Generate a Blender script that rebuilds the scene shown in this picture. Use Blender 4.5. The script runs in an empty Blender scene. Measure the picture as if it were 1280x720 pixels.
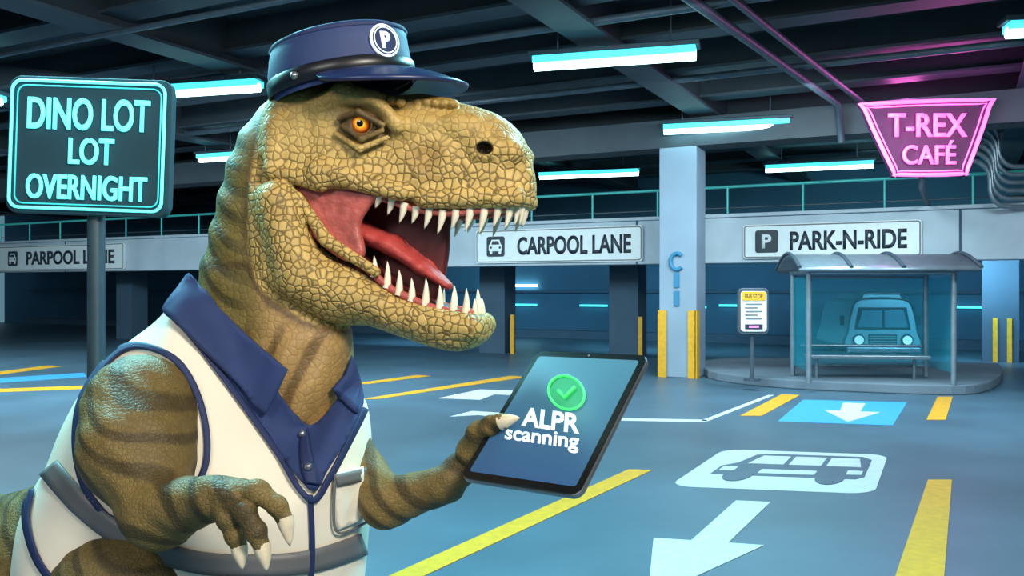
import bpy, bmesh, math, random
import numpy as np
from mathutils import Vector, Matrix, geometry
from mathutils.bvhtree import BVHTree
random.seed(4)
F=1100.0; H=1.6
C=bpy.context.scene.collection
def V(px,py,d): return Vector(((px-640)/F*d, d, H-(py-360)/F*d))
def FL(px,py,z=0.0):
    d=(H-z)*F/(py-360.0); return Vector(((px-640)/F*d, d, z))
PHI=math.radians(27)
E1=Vector((math.cos(PHI),-math.sin(PHI),0)); E2=Vector((math.sin(PHI),math.cos(PHI),0)); UP=Vector((0,0,1))
def S(s,t,z): return E1*s+E2*t+UP*z
def onplane(px,py,T):
    r=Vector(((px-640)/F,1,0)); d=T/r.dot(E2); return Vector((r.x*d,d,H-(py-360)/F*d))
def lin(c):
    return tuple(((x/255)/12.92 if x/255<=0.04045 else ((x/255+0.055)/1.055)**2.4) for x in c)
# ------------------------------------------------------------ materials
def mat(name,rgb,rough=0.5,metal=0.0,emit=None,es=0.0,noise=0.12,nscale=8.0,bump=0.0,bscale=60):
    m=bpy.data.materials.new(name); m.use_nodes=True
    nt=m.node_tree; b=nt.nodes['Principled BSDF']
    col=lin(rgb)
    tc=nt.nodes.new('ShaderNodeTexCoord'); nz=nt.nodes.new('ShaderNodeTexNoise'); nz.inputs['Scale'].default_value=nscale; nz.inputs['Detail'].default_value=4
    nt.links.new(tc.outputs['Object'],nz.inputs['Vector'])
    cr=nt.nodes.new('ShaderNodeValToRGB')
    cr.color_ramp.elements[0].position=0.3; cr.color_ramp.elements[1].position=0.7
    cr.color_ramp.elements[0].color=tuple(c*(1-noise) for c in col)+(1,)
    cr.color_ramp.elements[1].color=tuple(min(1,c*(1+noise)) for c in col)+(1,)
    nt.links.new(nz.outputs['Fac'],cr.inputs['Fac']); nt.links.new(cr.outputs['Color'],b.inputs['Base Color'])
    b.inputs['Roughness'].default_value=rough; b.inputs['Metallic'].default_value=metal
    if emit is not None:
        b.inputs['Emission Color'].default_value=lin(emit)+(1,); b.inputs['Emission Strength'].default_value=es
    if bump>0:
        n2=nt.nodes.new('ShaderNodeTexNoise'); n2.inputs['Scale'].default_value=bscale
        nt.links.new(tc.outputs['Object'],n2.inputs['Vector'])
        bp=nt.nodes.new('ShaderNodeBump'); bp.inputs['Strength'].default_value=bump; bp.inputs['Distance'].default_value=0.02
        nt.links.new(n2.outputs['Fac'],bp.inputs['Height']); nt.links.new(bp.outputs['Normal'],b.inputs['Normal'])
    return m
def skinmat(name,scale,edge,bump,rough=0.5,width=0.13):
    m=bpy.data.materials.new(name); m.use_nodes=True; nt=m.node_tree; b=nt.nodes['Principled BSDF']
    L=nt.links; N=nt.nodes.new
    tc=N('ShaderNodeTexCoord'); at=N('ShaderNodeAttribute'); at.attribute_name='Col'
    wn=N('ShaderNodeTexNoise'); wn.inputs['Scale'].default_value=9
    L.new(tc.outputs['Object'],wn.inputs['Vector'])
    mx=N('ShaderNodeVectorMath'); mx.operation='MULTIPLY_ADD'; mx.inputs[1].default_value=(0.03,0.03,0.03)
    L.new(wn.outputs['Color'],mx.inputs[0]); L.new(tc.outputs['Object'],mx.inputs[2])
    vo=N('ShaderNodeTexVoronoi'); vo.feature='DISTANCE_TO_EDGE'; vo.inputs['Scale'].default_value=scale; vo.inputs['Randomness'].default_value=0.75
    vc=N('ShaderNodeTexVoronoi'); vc.feature='F1'; vc.inputs['Scale'].default_value=scale; vc.inputs['Randomness'].default_value=0.75
    L.new(mx.outputs[0],vo.inputs['Vector']); L.new(mx.outputs[0],vc.inputs['Vector'])
    mr=N('ShaderNodeMapRange'); mr.inputs['From Min'].default_value=0.0; mr.inputs['From Max'].default_value=width; mr.interpolation_type='SMOOTHSTEP'
    mr.inputs['To Min'].default_value=0.0; L.new(vo.outputs['Distance'],mr.inputs['Value'])
    f=N('ShaderNodeMath'); f.operation='SUBTRACT'; f.inputs[0].default_value=1.0; L.new(mr.outputs[0],f.inputs[1])
    f2=N('ShaderNodeMath'); f2.operation='MULTIPLY'; L.new(f.outputs[0],f2.inputs[0]); L.new(at.outputs['Alpha'],f2.inputs[1])
    f3=N('ShaderNodeMath'); f3.operation='MULTIPLY'; f3.inputs[1].default_value=edge; L.new(f2.outputs[0],f3.inputs[0])
    mxc=N('ShaderNodeMix'); mxc.data_type='RGBA'; mxc.inputs['B'].default_value=lin((82,60,28))+(1,)
    hs=N('ShaderNodeHueSaturation'); sp=N('ShaderNodeSeparateColor'); L.new(vc.outputs['Color'],sp.inputs[0])
    vr=N('ShaderNodeMapRange'); vr.inputs['To Min'].default_value=0.9; vr.inputs['To Max'].default_value=1.12; L.new(sp.outputs[0],vr.inputs['Value'])
    L.new(vr.outputs[0],hs.inputs['Value']); L.new(at.outputs['Color'],hs.inputs['Color'])
    L.new(hs.outputs[0],mxc.inputs['A']); L.new(f3.outputs[0],mxc.inputs['Factor']); L.new(mxc.outputs['Result'],b.inputs['Base Color'])
    mr2=N('ShaderNodeMapRange'); mr2.inputs['From Min'].default_value=0.0; mr2.inputs['From Max'].default_value=0.2; mr2.interpolation_type='SMOOTHSTEP'; L.new(vo.outputs['Distance'],mr2.inputs['Value'])
    hm=N('ShaderNodeMath'); hm.operation='MULTIPLY'; L.new(mr2.outputs[0],hm.inputs[0]); L.new(at.outputs['Alpha'],hm.inputs[1])
    fn=N('ShaderNodeTexNoise'); fn.inputs['Scale'].default_value=90; L.new(tc.outputs['Object'],fn.inputs['Vector'])
    ha=N('ShaderNodeMath'); ha.operation='MULTIPLY_ADD'; ha.inputs[1].default_value=0.22; L.new(fn.outputs['Fac'],ha.inputs[0]); L.new(hm.outputs[0],ha.inputs[2])
    bp=N('ShaderNodeBump'); bp.inputs['Strength'].default_value=bump; bp.inputs['Distance'].default_value=0.007
    L.new(ha.outputs[0],bp.inputs['Height']); L.new(bp.outputs['Normal'],b.inputs['Normal'])
    b.inputs['Roughness'].default_value=rough
    return m
M=dict(
 floor=mat('floor_paint',(70,98,116),0.42,noise=0.18,nscale=0.8,bump=0.03,bscale=30),
 ceil=mat('ceiling_dark',(34,44,52),0.8,noise=0.2,nscale=1.5),
 joist=mat('joist_steel',(50,62,72),0.6,noise=0.15,nscale=2),
 conc=mat('concrete_beam',(176,190,202),0.75,noise=0.1,nscale=1.5,bump=0.1,bscale=12),
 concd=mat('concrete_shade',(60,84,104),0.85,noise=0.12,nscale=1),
 col=mat('concrete_column',(132,152,170),0.7,noise=0.08,nscale=1.2),
 curb=mat('concrete_curb',(104,120,134),0.8,noise=0.1,nscale=2,bump=0.1,bscale=30),
 wall=mat('wall_dark',(58,98,124),0.9,noise=0.12,nscale=0.6),
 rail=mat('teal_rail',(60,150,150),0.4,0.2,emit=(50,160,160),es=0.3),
 tube=mat('lamp_tube',(200,255,255),0.3,emit=(190,253,255),es=9.0,noise=0),
 glowlens=mat('lamp_lens',(60,200,215),0.3,emit=(70,220,235),es=1.8,noise=0),
 house=mat('lamp_housing',(40,60,70),0.5,0.5),
 steel=mat('galvanised_steel',(130,146,158),0.35,0.5),
 dsteel=mat('dark_steel',(70,84,96),0.45,0.3),
 yellow=mat('yellow_paint',(214,160,38),0.5,noise=0.12,nscale=14),
 white=mat('white_paint',(190,204,214),0.5,noise=0.08,nscale=14),
 bluep=mat('cyan_paint',(60,155,215),0.5,noise=0.08,nscale=10),
 dglyph=mat('glyph_paint',(66,92,112),0.5),
 signw=mat('sign_white',(222,230,234),0.45,noise=0.04),
 signk=mat('sign_ink',(34,46,58),0.5,noise=0),
 board=mat('neon_board',(34,62,76),0.75,0.0,noise=0.12,nscale=3),
 boardp=mat('neon_board_pink',(74,28,70),0.6,0.0),
 cy=mat('neon_cyan',(120,245,240),0.3,emit=(105,240,234),es=1.35,noise=0),
 cyd=mat('neon_cyan_dim',(70,190,195),0.3,emit=(60,190,195),es=0.8,noise=0),
 pk=mat('neon_pink',(255,120,210),0.3,emit=(255,100,205),es=1.8,noise=0),
 vest=mat('vest_cloth',(246,238,220),0.85,noise=0.04,nscale=3,bump=0.2,bscale=5),
 navy=mat('navy_cloth',(38,58,108),0.8,noise=0.12,nscale=5,bump=0.15,bscale=6),
 trim=mat('navy_trim',(30,46,92),0.7,noise=0.05),
 refl=mat('reflective_band',(116,116,118),0.5,0.1,noise=0.06),
 capm=mat('cap_cloth',(38,58,106),0.65,noise=0.1,nscale=6,bump=0.1,bscale=20),
 band=mat('cap_band',(24,26,34),0.35),
 visor=mat('cap_visor',(32,48,94),0.35),
 ivory=mat('tooth_ivory',(244,234,210),0.3,noise=0.06,nscale=30),
 clawm=mat('claw_horn',(226,212,184),0.35,noise=0.12,nscale=25),
 pink=mat('mouth_pink',(186,92,84),0.45,noise=0.25,nscale=18,bump=0.4,bscale=25),
 tong=mat('tongue_red',(182,66,62),0.6,noise=0.15,nscale=14,bump=0.3,bscale=40),
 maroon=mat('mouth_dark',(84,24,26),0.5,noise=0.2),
 tabk=mat('tablet_bezel',(16,18,22),0.25),
 taba=mat('tablet_aluminium',(150,156,162),0.3,0.8),
 green=mat('check_green',(60,235,100),0.4,emit=(60,235,100),es=1.1,noise=0),
 dgreen=mat('check_disc',(30,120,75),0.4,emit=(34,140,84),es=0.6,noise=0),
 lettw=mat('letter_white',(240,245,250),0.4,emit=(220,240,250),es=0.7,noise=0),
 bus=mat('bus_paint',(104,148,164),0.5,noise=0.05),
 busd=mat('bus_dark',(22,40,52),0.3),
 buswin=mat('bus_window',(60,104,122),0.3),
 lamp=mat('headlamp',(220,235,235),0.2,emit=(190,220,225),es=0.6),
 brass=mat('button_metal',(150,155,165),0.3,0.8),
 pale=mat('column_letter',(40,120,158),0.5),
)
g=bpy.data.materials.new('shelter_glass'); g.use_nodes=True; nt=g.node_tree
for n in list(nt.nodes): nt.nodes.remove(n)
o=nt.nodes.new('ShaderNodeOutputMaterial'); tr=nt.nodes.new('ShaderNodeBsdfTransparent'); tr.inputs[0].default_value=(0.8,0.97,1,1)
df=nt.nodes.new('ShaderNodeBsdfDiffuse'); df.inputs['Color'].default_value=lin((70,190,210))+(1,)  # teal diffuse tint stands in for the lit shelter interior
gl=nt.nodes.new('ShaderNodeBsdfGlossy'); gl.inputs['Roughness'].default_value=0.15; gl.inputs['Color'].default_value=(0.6,0.9,1,1)
mx=nt.nodes.new('ShaderNodeMixShader'); mx.inputs[0].default_value=0.07; mx2=nt.nodes.new('ShaderNodeMixShader'); mx2.inputs[0].default_value=0.16
nt.links.new(tr.outputs[0],mx2.inputs[1]); nt.links.new(df.outputs[0],mx2.inputs[2]); nt.links.new(mx2.outputs[0],mx.inputs[1]); nt.links.new(gl.outputs[0],mx.inputs[2]); nt.links.new(mx.outputs[0],o.inputs[0]); M['glass']=g
sm=mat('tablet_screen',(40,80,120),0.4,noise=0); nt=sm.node_tree; b=nt.nodes['Principled BSDF']
tc=nt.nodes.new('ShaderNodeTexCoord'); sp=nt.nodes.new('ShaderNodeSeparateXYZ'); nt.links.new(tc.outputs['Generated'],sp.inputs[0])
cr=nt.nodes.new('ShaderNodeValToRGB'); cr.color_ramp.elements[0].color=lin((44,76,114))+(1,); cr.color_ramp.elements[1].color=lin((58,98,118))+(1,)
nt.links.new(sp.outputs['Z'],cr.inputs[0]); nt.links.new(cr.outputs[0],b.inputs['Emission Color']); b.inputs['Emission Strength'].default_value=0.6
nt.links.new(cr.outputs[0],b.inputs['Base Color']); M['screen']=sm

# ------------------------------------------------------------ helpers
def empty(name,loc=(0,0,0)):
    e=bpy.data.objects.new(name,None); e.empty_display_size=0.1; C.objects.link(e); return e
def addobj(name,me,m=None,parent=None,smooth=False):
    ob=bpy.data.objects.new(name,me); C.objects.link(ob)
    if m is not None: me.materials.append(M[m] if isinstance(m,str) else m)
    if smooth: me.polygons.foreach_set('use_smooth',[True]*len(me.polygons))
    if parent is not None: ob.parent=parent
    return ob
def pydata(name,vs,fs,m=None,parent=None,smooth=False):
    me=bpy.data.meshes.new(name); me.from_pydata([tuple(v) for v in vs],[],[tuple(f) for f in fs]); me.update()
    return addobj(name,me,m,parent,smooth)
def prism(name,pts,n,th,m,parent=None,bevel=0.0):
    n=Vector(n).normalized(); bm=bmesh.new()
    lo=[bm.verts.new(Vector(p)) for p in pts]; hi=[bm.verts.new(Vector(p)+n*th) for p in pts]
    bm.faces.new(hi); bm.faces.new(lo[::-1]); k=len(pts)
    for i in range(k): bm.faces.new((lo[i],lo[(i+1)%k],hi[(i+1)%k],hi[i]))
    bmesh.ops.recalc_face_normals(bm,faces=bm.faces); me=bpy.data.meshes.new(name); bm.to_mesh(me); bm.free()
    ob=addobj(name,me,m,parent)
    if bevel: 
        md=ob.modifiers.new('b','BEVEL'); md.width=bevel; md.segments=2; md.limit_method='ANGLE'
    return ob
def box(name,o,ex,ey,ez,m,parent=None,bevel=0.0):
    o,ex,ey,ez=map(Vector,(o,ex,ey,ez))
    pts=[o-ex-ey-ez,o+ex-ey-ez,o+ex+ey-ez,o-ex+ey-ez]
    return prism(name,pts,ez,ez.length*2,m,parent,bevel)
def rrect(o,ex,ey,w,h,r,seg=6):
    pts=[]
    for cx,cy,a0 in((w/2-r,h/2-r,0),(-w/2+r,h/2-r,90),(-w/2+r,-h/2+r,180),(w/2-r,-h/2+r,270)):
        for i in range(seg+1):
            a=math.radians(a0+90*i/seg); pts.append(o+ex*(cx+r*math.cos(a))+ey*(cy+r*math.sin(a)))
    return pts
def disc(o,ex,ey,rx,ry,seg=32): return [o+ex*(rx*math.cos(2*math.pi*i/seg))+ey*(ry*math.sin(2*math.pi*i/seg)) for i in range(seg)]
def tube(name,pts,r,m,parent=None,cyclic=False,res=3,smooth=False):
    cu=bpy.data.curves.new(name,'CURVE'); cu.dimensions='3D'; cu.bevel_depth=r; cu.bevel_resolution=res; cu.use_fill_caps=True
    s=cu.splines.new('POLY'); s.points.add(len(pts)-1)
    for i,p in enumerate(pts): s.points[i].co=(p[0],p[1],p[2],1)
    s.use_cyclic_u=cyclic
    ob=bpy.data.objects.new(name+'_c',cu); C.objects.link(ob); bpy.context.view_layer.update()
    me=bpy.data.meshes.new_from_object(ob.evaluated_get(bpy.context.evaluated_depsgraph_get()))
    me.materials.clear(); bpy.data.objects.remove(ob)
    return addobj(name,me,m,parent,True)
def text(name,s,o,ex,ey,w,h,m,parent=None,th=0.004,bold=0.0,italic=0.0):
    cu=bpy.data.curves.new(name,'FONT'); cu.body=s; cu.offset=bold; cu.extrude=0.0; cu.shear=italic
    cu.align_x='LEFT'; cu.resolution_u=6
    ob=bpy.data.objects.new(name+'_c',cu); C.objects.link(ob); bpy.context.view_layer.update()
    me=bpy.data.meshes.new_from_object(ob.evaluated_get(bpy.context.evaluated_depsgraph_get())); bpy.data.objects.remove(ob)
    me.materials.clear()
    xs=[v.co.x for v in me.vertices]; ys=[v.co.y for v in me.vertices]
    x0,x1,y0,y1=min(xs),max(xs),min(ys),max(ys)
    n=ex.cross(ey).normalized()
    for v in me.vertices:
        a=((v.co.x-x0)/(x1-x0)-0.5)*w; b_=((v.co.y-y0)/(y1-y0)-0.5)*h
        v.co=o+ex*a+ey*b_
    bm=bmesh.new(); bm.from_mesh(me)
    g_=bmesh.ops.extrude_face_region(bm,geom=bm.faces[:])
    for e in g_['geom']:
        if isinstance(e,bmesh.types.BMVert): e.co+=n*th
    bmesh.ops.recalc_face_normals(bm,faces=bm.faces)
    bm.to_mesh(me); bm.free()
    return addobj(name,me,m,parent)
def crom(pts,n=8,closed=False):
    P=[np.array(p,float) for p in pts]; k=len(P); out=[]
    rng=range(k) if closed else range(k-1)
    for i in rng:
        if closed: p0,p1,p2,p3=P[(i-1)%k],P[i],P[(i+1)%k],P[(i+2)%k]
        else: p0,p1,p2,p3=P[max(i-1,0)],P[i],P[i+1],P[min(i+2,k-1)]
        for j in range(n):
            t=j/n; out.append(0.5*((2*p1)+(-p0+p2)*t+(2*p0-5*p1+4*p2-p3)*t*t+(-p0+3*p1-3*p2+p3)*t**3))
    if not closed: out.append(P[-1])
    return out
def ball(name,p,r,m,parent):
    bm=bmesh.new(); bmesh.ops.create_uvsphere(bm,u_segments=20,v_segments=12,radius=r); bmesh.ops.translate(bm,verts=bm.verts,vec=p)
    me=bpy.data.meshes.new(name); bm.to_mesh(me); bm.free(); return addobj(name,me,m,parent,True)
# ------------------------------------------------------------ SDF toolkit
def poly_sd(U,Vv,poly):
    d=np.full(U.shape,1e9); ins=np.zeros(U.shape,bool); k=len(poly)
    for i in range(k):
        ax,ay=poly[i]; bx,by=poly[(i+1)%k]
        ex,ey=bx-ax,by-ay; l=ex*ex+ey*ey+1e-12
        t=np.clip(((U-ax)*ex+(Vv-ay)*ey)/l,0,1)
        d=np.minimum(d,(U-ax-t*ex)**2+(Vv-ay-t*ey)**2)
        c=((ay>Vv)!=(by>Vv))&(U<(bx-ax)*(Vv-ay)/((by-ay)+1e-12)+ax)
        ins^=c
    d=np.sqrt(d); return np.where(ins,-d,d)
def blur(A,n):
    for _ in range(n):
        B=np.pad(A,1,mode='edge'); A=(B[1:-1,1:-1]*4+B[:-2,1:-1]*2+B[2:,1:-1]*2+B[1:-1,:-2]*2+B[1:-1,2:]*2+B[:-2,:-2]+B[2:,2:]+B[:-2,2:]+B[2:,:-2])/16
    return A
def pillow(sd,W,w,R,flat=0.15,w0=0.0):
    W=np.broadcast_to(W,sd.shape)[:,:,None]; a=sd[:,:,None]+R
    Rw=W*(1-flat); b_=(np.abs(w[None,None,:]-w0)-W*flat)*(R/Rw)
    return np.minimum(np.maximum(a,b_),0)+np.sqrt(np.maximum(a,0)**2+np.maximum(b_,0)**2)-R
def smin(a,b_,k):
    h=np.clip(0.5+0.5*(b_-a)/k,0,1); return b_*(1-h)+a*h-k*h*(1-h)
def smax(a,b_,k): return -smin(-a,-b_,k)
def ell(G,c,r):
    x,y,z=(G[0]-c[0])/r[0],(G[1]-c[1])/r[1],(G[2]-c[2])/r[2]
    k0=np.sqrt(x*x+y*y+z*z); k1=np.sqrt((x/r[0])**2+(y/r[1])**2+(z/r[2])**2)+1e-9
    return k0*(k0-1)/k1
def cap(G,a,b_,ra,rb):
    ax,ay,az=a; bx,by,bz=b_[0]-ax,b_[1]-ay,b_[2]-az; l=bx*bx+by*by+bz*bz+1e-12
    px,py,pz=G[0]-ax,G[1]-ay,(G[2]-az)
    h=np.clip((px*bx+py*by+pz*bz)/l,0,1)
    return np.sqrt((px-h*bx)**2+(py-h*by)**2+(pz-h*bz)**2)-(ra+(rb-ra)*h)
def grid(lo,hi,h):
    ax=[np.arange(l,u+h,h) for l,u in zip(lo,hi)]
    return ax,(ax[0][:,None,None],ax[1][None,:,None],ax[2][None,None,:])
def nets(Fv,ax,h):
    S_=Fv<0; c8=[(i,j,k) for i in(0,1) for j in(0,1) for k in(0,1)]
    n=[s-1 for s in Fv.shape]
    cnt=np.zeros(n,np.int8)
    for i,j,k in c8: cnt+=S_[i:i+n[0],j:j+n[1],k:k+n[2]]
    act=np.argwhere((cnt>0)&(cnt<8)); idx=-np.ones(n,np.int64); idx[act[:,0],act[:,1],act[:,2]]=np.arange(len(act))
    acc=np.zeros((len(act),3)); ct=np.zeros(len(act))
    for a in c8:
        for d in range(3):
            if a[d]==0:
                b_=list(a); b_[d]=1
                fa=Fv[act[:,0]+a[0],act[:,1]+a[1],act[:,2]+a[2]]; fb=Fv[act[:,0]+b_[0],act[:,1]+b_[1],act[:,2]+b_[2]]
                cr_=(fa<0)!=(fb<0); t=np.where(cr_,fa/(fa-fb+1e-20),0)
                p=np.tile(np.array(a,float),(len(act),1)); p[:,d]+=t
                acc[cr_]+=p[cr_]; ct+=cr_
    vs=(act+acc/ct[:,None])*h+np.array([ax[0][0],ax[1][0],ax[2][0]])
    fs=[]
    for d in range(3):
        e,g_=(d+1)%3,(d+2)%3
        sl0=[slice(None)]*3; sl1=[slice(None)]*3; sl0[d]=slice(0,-1); sl1[d]=slice(1,None)
        A=S_[tuple(sl0)]; B=S_[tuple(sl1)]; cr_=A!=B
        q=np.argwhere(cr_); q=q[(q[:,e]>0)&(q[:,g_]>0)&(q[:,e]<Fv.shape[e]-1)&(q[:,g_]<Fv.shape[g_]-1)]
        ins=A[q[:,0],q[:,1],q[:,2]]
        def cid(de,dg):
            c=q.copy(); c[:,e]+=de; c[:,g_]+=dg; return idx[c[:,0],c[:,1],c[:,2]]
        Q=np.stack([cid(-1,-1),cid(0,-1),cid(0,0),cid(-1,0)],1)
        Q[~ins]=Q[~ins][:,::-1]; fs.append(Q)
    return vs,np.concatenate(fs)
def npmesh(name,vs,fs,m,parent,cols=None):
    me=bpy.data.meshes.new(name)
    me.vertices.add(len(vs)); me.vertices.foreach_set('co',vs.astype(np.float32).ravel())
    me.loops.add(len(fs)*4); me.loops.foreach_set('vertex_index',fs.astype(np.int32).ravel())
    me.polygons.add(len(fs)); me.polygons.foreach_set('loop_start',np.arange(0,len(fs)*4,4,dtype=np.int32))
    me.update(calc_edges=True); me.validate()
    if cols is not None:
        ca=me.color_attributes.new('Col','FLOAT_COLOR','POINT'); ca.data.foreach_set('color',cols.astype(np.float32).ravel())
    return addobj(name,me,m,parent,True)

# ============================================================ ROOM
def slab(name,s0,s1,t0,t1,z0,z1,m,parent=None,bevel=0.0):
    return box(name,S((s0+s1)/2,(t0+t1)/2,(z0+z1)/2),E1*((s1-s0)/2),E2*((t1-t0)/2),UP*((z1-z0)/2),m,parent,bevel)
slab('floor',-40,30,-12,32,-0.2,0,'floor')
slab('ceiling',-40,30,-12,32,5.2,5.4,'ceil')
slab('wall_back',-40,30,26,26.3,0,5.2,'wall')
jo=empty('ceiling_joists')
t=-10.0
while t<26:
    slab('joist',-38,28,t-0.12,t+0.12,4.82,5.2,'ceil',jo)
    slab('joist_flange',-38,28,t-0.2,t+0.2,4.78,4.82,'joist',jo); t+=1.9
for s in range(-34,28,5):
    slab('girder',s-0.12,s+0.12,-11,26,4.66,5.2,'ceil',jo)
    slab('girder_flange',s-0.24,s+0.24,-11,26,4.62,4.66,'joist',jo)
slab('column_girder',-38,28,15.35,15.97,4.12,4.62,'joist',jo)
dk=empty('upper_parking_deck')
T0=17.5
slab('deck_edge_beam',-38,26,T0,T0+0.35,2.09,3.0,'conc',dk,0.03)
slab('deck_edge_cap',-38,26,T0-0.06,T0+0.4,3.0,3.07,'conc',dk,0.01)
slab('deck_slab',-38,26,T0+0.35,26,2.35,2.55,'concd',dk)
for s in range(-36,27,6):
    slab('deck_joint',s-0.02,s+0.02,T0-0.01,T0,2.09,3.0,'concd',dk)
rl=empty('deck_guard_railing')
tube('top_rail',[S(-38,T0+0.15,3.62),S(26,T0+0.15,3.62)],0.03,'rail',rl)
tube('low_rail',[S(-38,T0+0.15,3.2),S(26,T0+0.15,3.2)],0.015,'dsteel',rl)
for i in range(44):
    s=-37.5+i*1.45; tube('rail_post',[S(s,T0+0.15,3.06),S(s,T0+0.15,3.62)],0.022,'rail',rl)
lc=empty('lower_deck_columns')
for px,T in ((165,19.4),(622,19.4),(785,19.4),(1250,22.0),(-120,19.4),(400,19.4)):
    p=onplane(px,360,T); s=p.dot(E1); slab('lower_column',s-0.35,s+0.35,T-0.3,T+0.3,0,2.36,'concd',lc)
for px,T in ((640,19.05),(800,19.05),(1262,21.65),(1244,21.65)):
    p=onplane(px,360,T); s=p.dot(E1); slab('guard_strip',s-0.045,s+0.045,T,T+0.06,0,0.95,'yellow',lc)
wl=empty('wall_strip_lights')
for px,py,w in((637,357,2.0),(655,381,0.9),(742,382,0.9),(925,382,1.2),(1215,384,1.0),(870,384,0.6)):
    p=onplane(px,py,25.9); box('strip',p,E1*w*0.5,E2*0.06,UP*0.03,'glowlens' if py>370 else 'tube',wl)
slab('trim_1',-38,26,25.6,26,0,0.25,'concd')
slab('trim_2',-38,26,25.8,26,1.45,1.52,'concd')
pc=onplane(850,360,15.5); sc=pc.dot(E1); cw=0.34
co=empty('concrete_column')
slab('shaft',sc-cw,sc+cw,15.35,15.97,0,4.12,'col',co,0.015)
for s in(sc-cw+0.06,sc+cw-0.07):
    slab('corner_guard',s-0.075,s+0.075,15.31,15.42,0,1.2,'yellow',co)
slab('corner_guard_side',sc+cw-0.03,sc+cw+0.02,15.31,15.5,0,1.2,'yellow',co)
p=onplane(846,327,15.33)
arc=[p+E1*(0.115*math.cos(math.radians(a)))+UP*(0.145*math.sin(math.radians(a))) for a in range(45,320,15)]
tube('letter_c',arc,0.036,'pale',co)
for py in(350,373):
    p=onplane(846,py,15.345); box('letter_i',p,E1*0.045,E2*0.02,UP*0.135,'pale',co)
# ------------------------------------------------ pipes
pp=empty('ceiling_pipes')
def ceilpt(px,py,z): d=(z-H)*F/(360-py); return Vector(((px-640)/F*d,d,z))
tube('pipe',[ceilpt(850,-10,4.55),ceilpt(1047,130,4.55),ceilpt(1047,130,4.55)+Vector((0.1,0.1,-0.6))],0.06,'dsteel',pp)
tube('pipe',[ceilpt(905,-10,4.6),ceilpt(1105,150,4.6)],0.045,'dsteel',pp)
for k in range(6):
    Dp=15.0
    pts=[V(1160,150+k*10,Dp),V(1222-k*2,150+k*10,Dp)]
    c0=V(1222-k*2,150+k*10,Dp)+Vector((0,0,-0.35))
    for a in range(80,-1,-20): pts.append(c0+Vector((0.35*math.cos(math.radians(a)),0,0.35*math.sin(math.radians(a)))))
    e0=pts[-1]+Vector((0,0,-0.15)); pts.append(e0)
    for a in range(180,281,20): pts.append(e0+Vector((0.3+0.3*math.cos(math.radians(a)),0,0.3*math.sin(math.radians(a)))))
    pts.append(pts[-1]+Vector((3,0,0)))
    tube('wall_pipe',pts,0.04,'steel',pp)
tube('pipe',[S(-30,9.5,4.68),S(26,9.5,4.68)],0.05,'dsteel',pp)
tube('pipe',[S(-30,12.8,4.7),S(26,12.8,4.7)],0.05,'dsteel',pp)
tube('pipe',[S(-30,7.1,4.6),S(26,7.1,4.6)],0.035,'dsteel',pp)
# ------------------------------------------------ lamps
def lampfix(a,b_,name='fluorescent_ceiling_lamp'):
    e=empty(name); a=Vector(a); b_=Vector(b_); d=(b_-a).normalized(); sd=d.cross(UP).normalized(); c=(a+b_)/2; L=(b_-a).length/2
    box('housing',c+UP*0.10,d*(L+0.05),sd*0.15,UP*0.03,'house',e,0.01)
    box('lens',c+UP*0.03,d*L,sd*0.13,UP*0.045,'glowlens',e,0.01)
    tube('tube',[a-UP*0.025,b_-UP*0.025],0.066,'tube',e)
    for k in(-0.7,0.7): tube('rod',[c+d*L*k+UP*0.1,c+d*L*k+UP*0.8],0.012,'dsteel',e)
    return e
fx=[((668,80),(870,66)),((830,162),(987,154)),((675,220),(798,215)),((957,211),(1092,205)),((170,117),(324,107)),((250,198),(295,195)),((1258,38),(1420,30)),((-140,135),(0,125))]
for (a,b_) in fx: lampfix(ceilpt(a[0],a[1],4.4),ceilpt(b_[0],b_[1],4.4))
def area(name,loc,tgt,sx,sy,power,col):
    l=bpy.data.lights.new(name,'AREA'); l.shape='RECTANGLE'; l.size=sx; l.size_y=sy; l.energy=power; l.color=col
    ob=bpy.data.objects.new(name,l); C.objects.link(ob); ob.location=loc; ob.rotation_euler=(Vector(tgt)-Vector(loc)).to_track_quat('-Z','Y').to_euler(); return ob
area('added_key_light',(2.0,-0.6,4.2),(-0.9,3.2,1.7),1.4,0.9,285,(1.0,0.93,0.80))  # key light added behind the camera to brighten the dinosaur
area('added_front_fill',(-2.2,-1.2,4.0),(-1.2,3.2,1.3),1.6,1.0,90,(1.0,0.96,0.9))  # fill added from the front to lift the vest
area('added_rim_light',(-3.0,5.4,4.4),(-1.0,3.3,1.8),2.4,0.6,480,(0.3,0.9,1.0))  # cyan rim light added above the frame to edge the dinosaur
area('added_rim_light_2',(1.5,5.6,4.4),(-0.6,3.3,1.8),2.4,0.6,300,(0.3,0.9,1.0))  # second added rim light, for the snout and jaw
for x,y,e_ in((-7,12,560),(3.5,12,340),(7,9,340),(-3,13,420),(1.0,8.5,120),(-4,7.5,110),(-13,16,560)):
    area('garage_fill',(x,y,4.3),(x,y+1.8,0),2.5,1.0,e_,(0.70,0.93,1.0))  # area lights added to brighten deck beam, signs and floor, apart from the fixtures
for s_ in(-14,-7,0,6,11):
    p=S(s_,20.5,2.2); q_=S(s_,26,0.9); area('lower_deck_fill',p,q_,2.0,0.3,150,(0.4,0.8,1.0))  # fill added under the deck to lift the dark back wall
w=bpy.data.worlds.new('World'); bpy.context.scene.world=w; w.use_nodes=True
w.node_tree.nodes['Background'].inputs[0].default_value=(0.18,0.35,0.45,1); w.node_tree.nodes['Background'].inputs[1].default_value=0.6

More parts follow.
